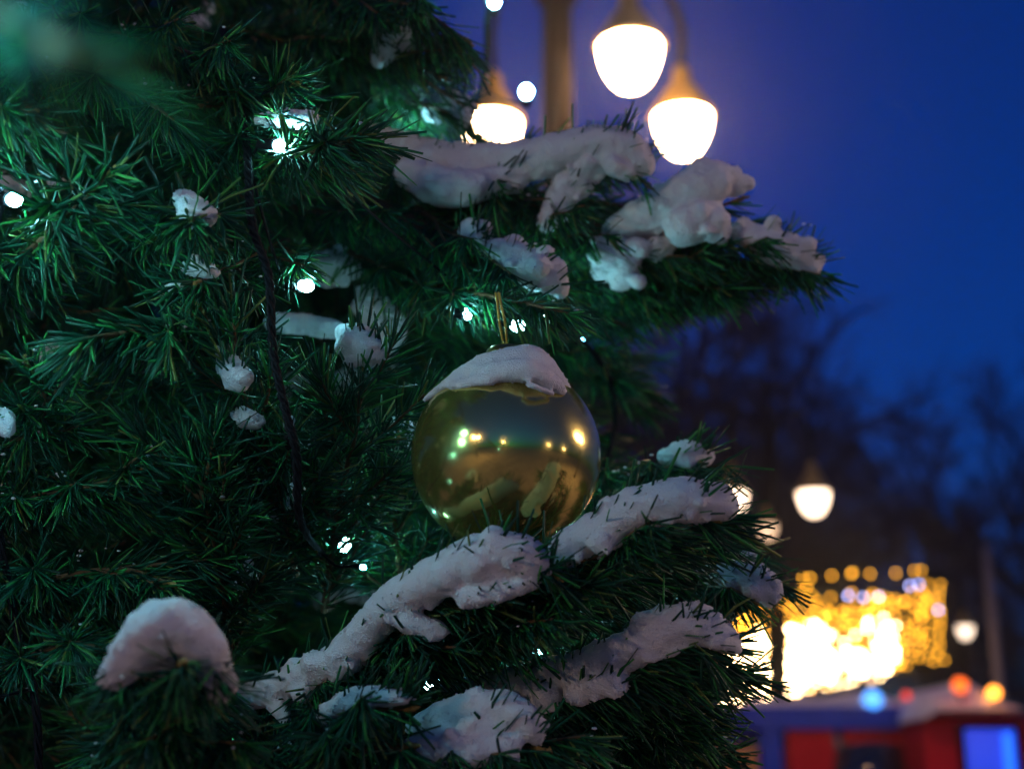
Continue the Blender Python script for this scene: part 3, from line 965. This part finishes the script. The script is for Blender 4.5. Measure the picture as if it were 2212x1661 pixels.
NO_SNOWFLAKES = None
HB = [
    # upper big limb with the sagging snow
    dict(pts=[(420, 200, 1.75), (760, 300, 1.55), (1000, 400, 1.42), (1180, 375, 1.38), (1330, 350, 1.36), (1400, 400, 1.36)], up=.10, nshoot=16, slen=.17, droop=.45, dens=1150, nl=.045),
    dict(pts=[(1000, 480, 1.5), (1160, 470, 1.42), (1240, 420, 1.4), (1330, 350, 1.38)], up=.3, nshoot=8, slen=.14, droop=.3),
    dict(pts=[(800, 420, 1.65), (1100, 520, 1.5), (1350, 560, 1.45), (1500, 470, 1.42), (1600, 430, 1.4)], up=.12, nshoot=14, slen=.16, droop=.3, dens=1150),
    dict(pts=[(1000, 600, 1.6), (1300, 610, 1.48), (1550, 570, 1.42), (1670, 570, 1.4), (1725, 590, 1.4)], up=.10, nshoot=14, slen=.13, droop=.35, dens=1150),
    dict(pts=[(1150, 640, 1.6), (1300, 640, 1.5), (1450, 620, 1.45), (1560, 620, 1.42)], up=.4, nshoot=10, slen=.13, droop=.4),
    dict(pts=[(780, 420, 1.45), (950, 500, 1.36), (1100, 565, 1.30), (1210, 620, 1.28)], up=.15, nshoot=10, slen=.12, droop=.3),
    dict(pts=[(700, 520, 1.5), (880, 600, 1.35), (1060, 640, 1.24), (1215, 672, 1.2)], up=.5, nshoot=10, slen=.10, droop=.3),
    dict(pts=[(900, 450, 1.4), (1000, 520, 1.34), (1060, 600, 1.3)], up=.3, nshoot=6, slen=.11, droop=.5),
    dict(pts=[(500, 420, 1.55), (700, 460, 1.42), (860, 480, 1.36), (980, 560, 1.34)], up=.4, nshoot=10, slen=.13, droop=.4),
    dict(pts=[(850, 500, 1.75), (1100, 470, 1.6), (1300, 440, 1.52), (1440, 480, 1.5)], up=.6, nshoot=14, slen=.15, droop=.35, dens=1100),
    dict(pts=[(900, 560, 1.75), (1150, 560, 1.6), (1380, 540, 1.5), (1520, 560, 1.48)], up=.6, nshoot=14, slen=.14, droop=.35, dens=1100),
    dict(pts=[(900, 760, 1.75), (1100, 760, 1.65), (1250, 790, 1.6), (1370, 850, 1.58)], up=.8, nshoot=13, slen=.14, droop=.35, dens=1000),
    dict(pts=[(900, 950, 1.75), (1150, 960, 1.65), (1290, 1000, 1.58), (1370, 1060, 1.56)], up=.8, nshoot=13, slen=.13, droop=.35, dens=1000),
    dict(pts=[(700, 420, 1.6), (950, 430, 1.48), (1120, 440, 1.42), (1260, 470, 1.4)], up=.3, nshoot=14, slen=.14, droop=.5, dens=1100),
    # led lit tip and upper left
    dict(pts=[(400, 380, 1.35), (560, 310, 1.2), (680, 285, 1.14), (760, 300, 1.12)], up=.4, nshoot=7, slen=.10, droop=.05, label='needles lit turquoise by a bulb'),
    dict(pts=[(590, 345, 1.16), (680, 325, 1.10), (765, 295, 1.07)], up=.7, nshoot=5, slen=.05, droop=.02, dens=1000, nl=.045, wid=.0028, press=False, label='bright green needles lit by the brightest bulb'),
    dict(pts=[(560, 380, 1.3), (650, 330, 1.2), (740, 330, 1.16)], up=.5, nshoot=4, slen=.09, droop=.15),
    dict(pts=[(-60, 640, 1.22), (90, 520, 1.08), (180, 430, 1.02), (245, 368, .99)], up=.8, nshoot=8, slen=.07, droop=.3, wid=.0030, nl=.048, dens=850),
    dict(pts=[(200, 560, 1.35), (330, 500, 1.18), (400, 470, 1.06), (415, 475, .99)], up=.5, nshoot=7, slen=.06, droop=.1, wid=.0030, nl=.046, dens=850, press=False),
    dict(pts=[(620, 520, 1.35), (540, 560, 1.2), (470, 590, 1.1), (425, 612, 1.04)], up=.5, nshoot=6, slen=.09, droop=.1),
    # twigs rising from the lower left
    dict(pts=[(640, 1240, 1.25), (600, 1060, 1.16), (545, 900, 1.10), (490, 770, 1.07), (430, 660, 1.06)], up=1, nshoot=10, slen=.10, droop=.1, spread=.55),
    dict(pts=[(560, 760, 1.25), (430, 720, 1.14), (300, 715, 1.05), (170, 745, 1.01)], up=.8, nshoot=9, slen=.08, droop=.5, wid=.0029, nl=.048, dens=900),
    dict(pts=[(700, 1320, 1.25), (730, 1100, 1.2), (770, 920, 1.16), (785, 780, 1.14)], up=1, nshoot=9, slen=.10, droop=.1, spread=.6),
    dict(pts=[(500, 1450, 1.22), (480, 1250, 1.14), (440, 1080, 1.09), (400, 960, 1.08)], up=1, nshoot=9, slen=.10, droop=.1, spread=.55),
    dict(pts=[(880, 1350, 1.35), (860, 1200, 1.3), (850, 1060, 1.28), (860, 950, 1.26)], up=1, nshoot=8, slen=.10, droop=.1, spread=.6),
    dict(pts=[(-80, 1000, 1.3), (40, 950, 1.15), (100, 870, 1.08), (60, 780, 1.04)], up=.8, nshoot=7, slen=.09, droop=.2),
    dict(pts=[(-60, 1300, 1.25), (120, 1250, 1.15), (260, 1230, 1.1), (370, 1260, 1.07)], up=.8, nshoot=10, slen=.10, droop=.3),
    dict(pts=[(-80, 1150, 1.25), (60, 1080, 1.15), (200, 1050, 1.1), (320, 1010, 1.08)], up=.7, nshoot=10, slen=.10, droop=.3),
    dict(pts=[(-60, 1480, 1.2), (60, 1420, 1.12), (170, 1390, 1.08), (250, 1420, 1.04)], up=.8, nshoot=7, slen=.09, droop=.2),
    # lower snow laden limbs
    dict(pts=[(380, 1580, 1.275), (520, 1535, 1.195), (680, 1490, 1.135), (800, 1410, 1.085), (900, 1310, 1.055), (1050, 1240, 1.025), (1130, 1200, 1.005), (1195, 1240, 0.995)], up=.05, nshoot=18, slen=.11, droop=.25, dens=1250, nl=.042),
    dict(pts=[(800, 1400, 1.155), (920, 1380, 1.105), (1060, 1340, 1.075), (1180, 1300, 1.055), (1250, 1270, 1.045)], up=.3, nshoot=12, slen=.11, droop=.15, dens=1200),
    dict(pts=[(760, 1400, 1.250), (1000, 1330, 1.150), (1200, 1240, 1.080), (1370, 1165, 1.040), (1460, 1110, 1.02), (1530, 1122, 1.01)], up=.07, nshoot=16, slen=.11, droop=.2, dens=1250, nl=.042),
    dict(pts=[(1000, 1400, 1.35), (1200, 1330, 1.27), (1400, 1220, 1.2), (1560, 1160, 1.17)], up=.4, nshoot=12, slen=.11, droop=.25, dens=1100),
    dict(pts=[(1200, 1100, 1.5), (1350, 1050, 1.38), (1440, 1010, 1.32), (1500, 1000, 1.3)], up=.3, nshoot=7, slen=.08, droop=.25),
    dict(pts=[(1150, 1380, 1.45), (1350, 1300, 1.34), (1530, 1260, 1.26), (1580, 1272, 1.22), (1620, 1295, 1.21)], up=.08, nshoot=13, slen=.10, droop=.25, dens=1200),
    dict(pts=[(1260, 1300, 1.5), (1440, 1235, 1.42), (1540, 1210, 1.38), (1590, 1215, 1.36)], up=.2, nshoot=7, slen=.09, droop=.25),
    dict(pts=[(700, 1560, 1.290), (930, 1530, 1.180), (1150, 1500, 1.110), (1350, 1440, 1.060), (1470, 1380, 1.040), (1500, 1385, 1.03), (1540, 1430, 1.03)], up=.06, nshoot=18, slen=.11, droop=.2, dens=1250, nl=.042),
    dict(pts=[(1150, 1640, 1.25), (1300, 1560, 1.18), (1430, 1500, 1.14), (1460, 1460, 1.12), (1505, 1435, 1.11)], up=.5, nshoot=12, slen=.11, droop=.2, dens=1200),
    dict(pts=[(1200, 1720, 1.3), (1340, 1650, 1.22), (1410, 1590, 1.18), (1460, 1570, 1.16)], up=.7, nshoot=12, slen=.11, droop=.3, dens=1200),
    dict(pts=[(1000, 1560, 1.35), (1200, 1560, 1.26), (1340, 1570, 1.22), (1420, 1610, 1.2)], up=.7, nshoot=12, slen=.11, droop=.3, dens=1100),
    dict(pts=[(640, 1720, 1.190), (820, 1680, 1.100), (1000, 1640, 1.040), (1100, 1610, 1.010), (1170, 1620, 0.990)], up=.10, nshoot=13, slen=.11, droop=.2, dens=1200),
    dict(pts=[(560, 1640, 1.15), (680, 1590, 1.06), (790, 1540, 1.01), (890, 1530, .98)], up=.12, nshoot=9, slen=.10, droop=.4, dens=1200, nl=.045),
    dict(pts=[(600, 1700, 1.15), (720, 1650, 1.06), (820, 1610, 1.0), (890, 1610, .98)], up=.6, nshoot=8, slen=.10, droop=.3),
    # blurred bunch at the lower left whose tip looks at the lens
    dict(pts=[(360, 1620, 1.30), (370, 1520, 1.02), (385, 1455, .88), (395, 1432, .82)], press=False, up=.35, nshoot=9, slen=.09, droop=.25, dens=1300, nl=.045),
    dict(pts=[(250, 1700, 1.1), (320, 1620, .98), (380, 1560, .90)], up=.6, nshoot=8, slen=.10, droop=.4, dens=1200),
    # blurred needles close to the lens, upper left corner
    dict(pts=[(-500, -400, .52), (-150, -60, .36), (120, 90, .31)], up=1, nshoot=8, slen=.06, droop=.3, dens=520, nl=.035),
    dict(pts=[(-200, 300, 1.15), (-40, 240, 1.02), (70, 240, .97)], up=.8, nshoot=6, slen=.09, droop=.3),
    # top
    dict(pts=[(560, -120, 1.55), (760, -20, 1.45), (900, 20, 1.38), (1010, 90, 1.36)], up=.3, nshoot=11, slen=.14, droop=.35, dens=1100),
    dict(pts=[(500, 60, 1.6), (700, 110, 1.5), (850, 130, 1.44), (960, 170, 1.42)], up=.4, nshoot=11, slen=.13, droop=.3, dens=1100),
    dict(pts=[(640, 200, 1.7), (800, 210, 1.58), (930, 230, 1.5), (1010, 270, 1.5)], up=.4, nshoot=9, slen=.12, droop=.35),
    dict(pts=[(100, 60, 1.4), (280, 80, 1.28), (440, 130, 1.22), (540, 200, 1.2)], up=.6, nshoot=11, slen=.12, droop=.3),
    dict(pts=[(-60, 160, 1.3), (130, 150, 1.2), (280, 200, 1.14), (380, 260, 1.12)], up=.7, nshoot=10, slen=.11, droop=.3),
    dict(pts=[(300, 240, 1.35), (430, 230, 1.26), (560, 210, 1.22), (640, 180, 1.2)], up=.7, nshoot=8, slen=.10, droop=.2),
]
for i, h in enumerate(HB):
    hero(seed=100 + i, **h)

# filler boughs: six kinds, copied round the inner tree
rg = np.random.default_rng(77)
kinds = []
for k in range(6):
    ln = 0.55
    main = spline([(0, 0, 0), (ln * .4, rg.normal(0, .02), -.02), (ln * .75, rg.normal(0, .03), -.03), (ln, rg.normal(0, .03), -.01)], 16)
    cs = branch_curves(rg, main, 14, .17, 0.1, .8)
    st = stem_mesh(cs, .004).build('branch', M_STEM, tree)
    B, D, T, L = needle_arrays(rg, cs, .043, 760, .8, .25, .0022)
    link('needles', needle_mesh(rg, B, D, T, L, .0022, 2), st)
    kinds.append(st)


def inside(px, py):
    """outline of the dense tree body on the picture"""
    if py < 260:
        return px < 960
    if py < 640:
        return px < (1100 if py < 380 else 1330)
    if py < 1080:
        return px < 1390
    return px < 1480


tips = []
cnt = 0
tries = 0
FILL = 120
GX = [(x, y) for y in np.arange(-150, 1850, 150) for x in np.arange(-120, 1560, 150)]
rg.shuffle(GX)
fill_pts = []
for x, y in GX:
    px, py = x + rg.uniform(-60, 60), y + rg.uniform(-60, 60)
    if inside(px + 40, py) and not (550 < px < 870 and 480 < py < 780):
        fill_pts.append((px, py))
used = {}
for i, (px, py) in enumerate(fill_pts[:98 + 30]):
    d = rg.uniform(1.45, 2.0) if px > 500 else rg.uniform(1.3, 1.9)
    tip = P(px, py, d)
    ax = Vector((TR.x, TR.y, tip.z + rg.uniform(-.05, .25)))
    dr = (tip - ax).normalized()
    dr = (dr + Vector((0, -0.35 * rg.random(), 0))).normalized()
    base = tip - dr * 0.55
    k = i % 6
    if k in used:
        o = kinds[k].copy()
        C.objects.link(o)
        o.parent = tree
        for ch in kinds[k].children:
            c2 = ch.copy()
            C.objects.link(c2)
            c2.parent = o
    else:
        o = kinds[k]
        used[k] = 1
    o.location = base - Vector(tree.location)
    q = Vector((1, 0, 0)).rotation_difference(dr)
    o.rotation_mode = 'QUATERNION'
    o.rotation_quaternion = Quaternion(dr, rg.uniform(-.5, .5)) @ q
    tips.append((tip, dr, px, py))

# inner tangle: what closes the gaps deep inside
mbI = []
for k in range(260):
    py = rg.uniform(-250, 1900)
    px = rg.uniform(-200, 1320 if 600 < py < 1100 else (950 if py < 600 else 1480))
    d = rg.uniform(1.9, 2.5)
    tip = P(px, py, d)
    ax = Vector((TR.x, TR.y + .2, tip.z + rg.uniform(-.05, .2)))
    dr = np.array((tip - ax).normalized()) + rg.normal(scale=.15, size=3)
    cv = spline([np.array(tip) - dr * .5, np.array(tip) - dr * .2, np.array(tip)], 8) - TB
    mbI.append((cv, 1.0, 0.0))
    for s in range(5):
        a = cv[rg.integers(1, 7)]
        e = unit(dr + rg.normal(scale=.6, size=3)) * .16
        mbI.append((spline([a, a + e], 4), 1.0, 0))
B, D, T, L = needle_arrays(rg, mbI, .05, 300, .9, .2, .003)
tw = link('inner_needles', needle_mesh(rg, B, D, T, L, .0036, 2), tree)
tw['kind'] = 'stuff'

# ------------------------------------------------------------------ snow
clouds = bpy.data.textures.new('lumps', 'CLOUDS')
clouds.noise_scale = 0.018
clouds.noise_depth = 2


grains = bpy.data.textures.new('grains', 'CLOUDS')
grains.noise_scale = 0.0055
grains.noise_depth = 3


def snow(label, paths, seed=0, lump=0.36, voxel=0.0026, disp=0.0045, name='snow_clump', depthk=1.25, crumbs=True, origin=None):
    """paths: lists of (px, py, depth, radius in px); the snow is the union of soft balls along them"""
    r = random.Random(seed)
    mb = MB()
    for pth in paths:
        if len(pth) == 1:
            pts = [pth[0]]
        else:
            n = 4 * len(pth) + 2
            pts = spline([p for p in pth], n)
        for p in pts:
            px, py, d, rr = p
            c = P(px, py, d)
            R = S(rr, d) * 1.13
            mb.ball(c, R, 12, 8, (1, depthk, 0.92))
            for _ in range(2):
                o = Vector((r.gauss(0, 1), r.gauss(0, 1), r.gauss(0, .7))) * R * lump
                mb.ball(c + o, R * r.uniform(.45, .75), 10, 7, (1, 1.1, .9))
    for pth in paths:
        if max(p[3] for p in pth) < 16 or not crumbs:
            continue
        for _ in range(8 * len(pth)):
            k = r.random() * (len(pth) - 1)
            i = min(int(k), len(pth) - 2) if len(pth) > 1 else 0
            q = pth[min(i + 1, len(pth) - 1)]
            f = k - i
            px, py, d, rr = [pth[i][m_] * (1 - f) + q[m_] * f for m_ in range(4)]
            g = r.gauss(-1.57, 1.0)
            R = S(rr, d)
            R2 = R * r.uniform(.96, 1.18)
            off_ = Vector((math.cos(g) * R2 * .9, -abs(r.gauss(.1, .45)) * R, math.sin(g) * R2 * .95))
            mb.ball(P(px, py, d) + off_, min(R * .3, r.uniform(.0024, .0060)), 8, 6)
    o0 = Vector(P(*paths[0][0][:3])) if origin is None else origin
    mb.v = [tuple(Vector(v) - o0) for v in mb.v]
    o = mb.build(name, M_SNOW, None, o0)
    m = o.modifiers.new('r', 'REMESH')
    m.mode = 'VOXEL'
    m.voxel_size = voxel
    m.use_smooth_shade = True
    m = o.modifiers.new('s', 'SMOOTH')
    m.iterations = 9
    m.factor = .6
    m = o.modifiers.new('d', 'DISPLACE')
    m.texture = clouds
    m.strength = disp
    m.mid_level = .5
    m = o.modifiers.new('g', 'DISPLACE')
    m.texture = grains
    m.strength = .0016
    m.mid_level = .5
    dg = bpy.context.evaluated_depsgraph_get()
    me = bpy.data.meshes.new_from_object(o.evaluated_get(dg))
    o.modifiers.clear()
    nv = len(me.vertices)
    co = np.empty(nv * 3, np.float32)
    me.vertices.foreach_get('co', co)
    co = co.reshape(-1, 3)
    rn = np.random.default_rng(seed + 900)
    pick = rn.integers(0, nv, nv // 26)
    gb = MB()
    gb.v = [tuple(x) for x in co]
    gb.f = [tuple(p.vertices) for p in me.polygons]
    for i in pick:
        gb.ball(Vector(co[i]), rn.uniform(.0004, .00125), 5, 3, (1, 1, 1))
    me = bpy.data.meshes.new(name)
    me.from_pydata(gb.v, [], gb.f)
    me.materials.append(M_SNOW)
    o.data = me
    me.polygons.foreach_set('use_smooth', [True] * len(me.polygons))
    if label:
        tag(o, label, 'snow', 'snow lying on the fir')
    return o


for i, (lab, paths) in enumerate(SN):
    big = i in (0,)
    snow(lab, paths, seed=i, disp=.005 if i < 5 else .0035, lump=.34 if len(paths[0]) > 4 else .42, voxel=0.0021 if len(paths[0]) > 5 else 0.0018)

# small scraps of snow among the deeper boughs
r_ = random.Random(4)
sc = []
for tip, dr, px, py in tips:
    if r_.random() < .32:
        c = tip - dr * r_.uniform(.03, .2) + Vector((0, 0, .012))
        sc.append((c, dr))
mb = MB()
for c, dr in sc:
    for j in range(4):
        o = Vector((r_.gauss(0, .012), r_.gauss(0, .012), r_.gauss(0, .004))) + dr * (j * .02)
        mb.ball(c + o, r_.uniform(.009, .02), 10, 7, (1, 1, .7))
o = mb.build('snow_scraps', M_SNOW)
m = o.modifiers.new('r', 'REMESH')
m.mode = 'VOXEL'
m.voxel_size = .0032
m.use_smooth_shade = True
m = o.modifiers.new('d', 'DISPLACE')
m.texture = clouds
m.strength = .009
tag(o, 'small snow scraps caught among the deeper fir boughs', 'snow', kind='stuff')

# powder on the needles
dm = []
rd = np.random.default_rng(8)
for i in range(len(DUST)):
    p_, t_ = DUST[i]
    for _ in range(1 + int(rd.random() < .5)):
        dm.append((p_ + rd.normal(scale=.004, size=3) + np.array([0, 0, .004]), rd.uniform(.0006, .0016)))
o = MB()
for c, r in dm:
    o.ball(Vector(c), r, 6, 4, (1.4, 1.2, .7))
o = o.build('snow_powder', M_SNOW)
tag(o, 'fine snow powder dusted over the fir needles', 'snow', kind='stuff')

# ------------------------------------------------------------------ the bauble
R = S(205, 1.13)
bo = empty('bauble', BC)
tag(bo, 'large shiny gold christmas bauble hanging in the middle of the fir', 'bauble')
gm = mat('gold_mirror', (0.80, 0.66, 0.19), 0.10, metal=0.92)
n_ = gm.node_tree.nodes
l_ = gm.node_tree.links
tc = n_.new('ShaderNodeTexCoord')
nz = n_.new('ShaderNodeTexNoise')
nz.inputs['Scale'].default_value = 14
nz.inputs['Detail'].default_value = 6
rr = n_.new('ShaderNodeMapRange')
rr.inputs[1].default_value = .35
rr.inputs[2].default_value = .75
rr.inputs[3].default_value = .09
rr.inputs[4].default_value = .30
l_.new(tc.outputs['Object'], nz.inputs[0])
l_.new(nz.outputs[0], rr.inputs[0])
l_.new(rr.outputs[0], n_['Principled BSDF'].inputs['Roughness'])
MB().ball((0, 0, 0), R, 96, 64).build('globe', gm, bo)
capm = mat('gold_cap', (0.55, 0.40, 0.12), 0.3, metal=1.0)
MB().lathe([(.016, R - .004), (.016, R + .012), (.013, R + .014), (.004, R + .016)], n=20).build('cap', capm, bo)
TH = MB()
ztop = P(1076, 640, 1.15).z - BC.z
top = P(1074, 632, 1.16) - BC
for sgn in (-1, 1):
    pts = [Vector((.0 + sgn * .001, 0, R + .012)), Vector((-.003 + sgn * .0022, 0, R + .035)), top * .6 + Vector((sgn * .002, 0, R * .5)), top + Vector((sgn * .0012, 0, 0))]
    pts[2] = Vector((pts[1].x * .4 + top.x * .6, top.y * .6, (R + .035) * .4 + top.z * .6)) + Vector((sgn * .0005, 0, 0))
    cv = spline(pts, 60)
    for st in range(2):
        tw_ = [Vector(c) + Vector((math.cos(i * 1.1 + st * math.pi), math.sin(i * 1.1 + st * math.pi), 0)) * .0006 for i, c in enumerate(cv)]
        TH.tube(tw_, .0007, 6)
TH.build('thread', mat('gold_thread', (.55, .36, .05), .35, metal=.6), bo)

snow('smooth snow cap sitting on top of the gold bauble', [
    [(917, 864, 1.12, 7), (935, 850, 1.12, 9), (965, 832, 1.11, 14), (1005, 812, 1.11, 22), (1050, 792, 1.11, 27), (1100, 785, 1.11, 33), (1145, 784, 1.11, 34), (1185, 808, 1.11, 26), (1222, 842, 1.12, 14)],
    [(1000, 812, 1.14, 20), (1050, 792, 1.15, 26), (1100, 782, 1.15, 32), (1150, 782, 1.15, 34), (1190, 812, 1.15, 24)],
    [(1040, 805, 1.095, 18), (1090, 802, 1.085, 24), (1140, 802, 1.082, 27), (1185, 822, 1.088, 20), (1213, 846, 1.095, 13)],
    [(1140, 832, 1.068, 9), (1165, 838, 1.068, 8), (1195, 852, 1.078, 8)],
    [(975, 838, 1.10, 10), (1010, 828, 1.09, 13), (1060, 820, 1.08, 14)]], seed=60, lump=.2, disp=.002, crumbs=False)

# ------------------------------------------------------------------ fairy lights on the fir
def bulb_set(st, px, py, d, lit=True, toward=None, r=0.0052, m=None):
    p = P(px, py, d) - Vector(st.location)
    dr = (toward or Vector((.9, -.35, -.2))).normalized()
    q = Vector((0, 0, 1)).rotation_difference(dr).to_matrix().to_4x4()
    M = Matrix.Translation(p) @ q
    b = MB().lathe([(r * .7, -r * 1.2), (r * .95, -r * .5), (r, 0), (r * .85, r * .6), (r * .5, r * .95), (r * .1, r * 1.1)], (0, 0, 0), 14, M).build('bulb', m or (M_LED if lit else M_CLEAR), st)
    MB().lathe([(r * .5, -r * 4.4), (r * .85, -r * 4.1), (r * .95, -r * 2.4), (r * 1.05, -r * 1.25)], (0, 0, 0), 12, M).build('socket', M_CABLE, b)
    return p - dr * r * 4.3


def light_string(label, cable, bulbs, twist=True):
    st = empty('fairy_light_string', P(*cable[0]))
    tag(st, label, 'fairy lights', 'fairy light strings on the fir')
    o = Vector(st.location)
    cv = [Vector(c) - o for c in spline([P(*c) for c in cable], 14 * len(cable))]
    mb = MB()
    for ph in (0, 2.1, 4.2):
        mb.tube([c + Vector((math.cos(i * .7 + ph), math.sin(i * .7 + ph), .3 * math.sin(i * 1.7))) * .0021 for i, c in enumerate(cv)], .0016, 6)
    for b in bulbs:
        kw = b[3] if len(b) > 3 else {}
        e = bulb_set(st, *b[:3], **kw)
        c = min(cv, key=lambda q: (q - e).length)
        mid = (e + c) / 2 + Vector((0, 0, -.006))
        mb.tube(spline([e, mid, c], 8), .0013, 5)
    mb.build('cable', M_CABLE, st)
    return st


V = Vector
light_string('black cable with lit bulbs hanging down the middle of the fir',
             [(480, 60, 1.4), (515, 200, 1.24), (534, 330, 1.12), (538, 420, 1.04), (548, 500, 1.02), (580, 600, 1.02), (590, 760, 1.03), (615, 880, 1.03), (640, 980, 1.04), (648, 1120, 1.08), (700, 1200, 1.22), (760, 1230, 1.24)],
             [(610, 315, 1.11), (663, 618, 1.17), (625, 912, 1.08, dict(lit=False, toward=V((0, -.6, .8)))), (745, 1175, 1.27, dict(toward=V((.2, -.2, .9)))), (785, 1225, 1.2, dict(m=M_LEDDIM, r=.0022))])
light_string('cable of lit bulbs at the left edge of the picture',
             [(-260, 120, .95), (-120, 300, .98), (0, 425, 1.04), (-60, 640, 1.15), (-40, 900, 1.12), (30, 1330, 1.12), (75, 1500, 1.10), (85, 1700, 1.10)],
             [(32, 432, 1.03, dict(toward=V((.8, -.6, -.3)))), (-90, 330, .86, dict(r=.0085)), (-80, 600, .86, dict(r=.0075)), (-110, 960, .92, dict(m=M_LEDDIM)), (-60, 1500, .98, dict(m=M_LEDDIM))])
light_string('bare bulbs seen against the blue sky beside the post of the near lamp',
             [(900, -120, 1.8), (1040, -15, 1.9), (1050, 60, 1.92), (1045, 160, 1.93), (1020, 260, 1.93)],
             [(1068, 3, 1.9, dict(toward=V((0, -1, 0)), r=.0075)), (1137, 198, 1.92, dict(toward=V((0, -1, 0)), r=.0085))])
light_string('bulbs hidden among the needles round the bauble',
             [(700, 250, 1.7), (860, 340, 1.66), (980, 500, 1.5), (1010, 640, 1.3), (1100, 700, 1.45), (1260, 740, 1.5), (1330, 880, 1.55), (1290, 1080, 1.5)],
             [(880, 300, 1.52), (1010, 683, 1.22, dict(r=.003)), (1005, 672, 1.22, dict(r=.0022)), (1258, 735, 1.5, dict(r=.002, m=M_LEDDIM)), (1120, 705, 1.36), (1180, 690, 1.30, dict(r=.0035)), (655, 283, 1.17, dict(r=.004))])
light_string('bulbs hidden under the lower snowy branches',
             [(600, 1560, 1.4), (800, 1500, 1.38), (930, 1490, 1.33), (1200, 1440, 1.33), (1450, 1480, 1.3), (1500, 1620, 1.28)],
             [(930, 1485, 1.28), (480, 1600, 1.25), (800, 1600, 1.2), (1170, 1400, 1.32), (1430, 1500, 1.32), (1300, 1230, 1.36)])
light_string('bulb close to the lens beyond the upper left corner',
             [(-900, -900, .6), (-400, -400, .42), (-160, -120, .35), (-900, 0, .5)],
             [(-130, -120, .30, dict(toward=V((.5, .2, -.8)), r=.008, m=M_LEDDIM))])

# ------------------------------------------------------------------ haze added to give the lamps halos, in place of lens bloom
hz = MB()
hz.box((0, 20, 8.5), (171, 171, 19)).build('haze', bpy.data.materials.new('lamp_halo_haze'), smooth=False)
ho = bpy.data.objects['haze']
tag(ho, kind='stuff')
hm = ho.data.materials[0]
hm.use_nodes = True
hm.node_tree.nodes.clear()
pv = hm.node_tree.nodes.new('ShaderNodeVolumePrincipled')
pv.inputs['Color'].default_value = (0.78, 0.85, 1.0, 1)
pv.inputs['Density'].default_value = 0.0023
pv.inputs['Anisotropy'].default_value = 0.88
om = hm.node_tree.nodes.new('ShaderNodeOutputMaterial')
hm.node_tree.links.new(pv.outputs[0], om.inputs['Volume'])
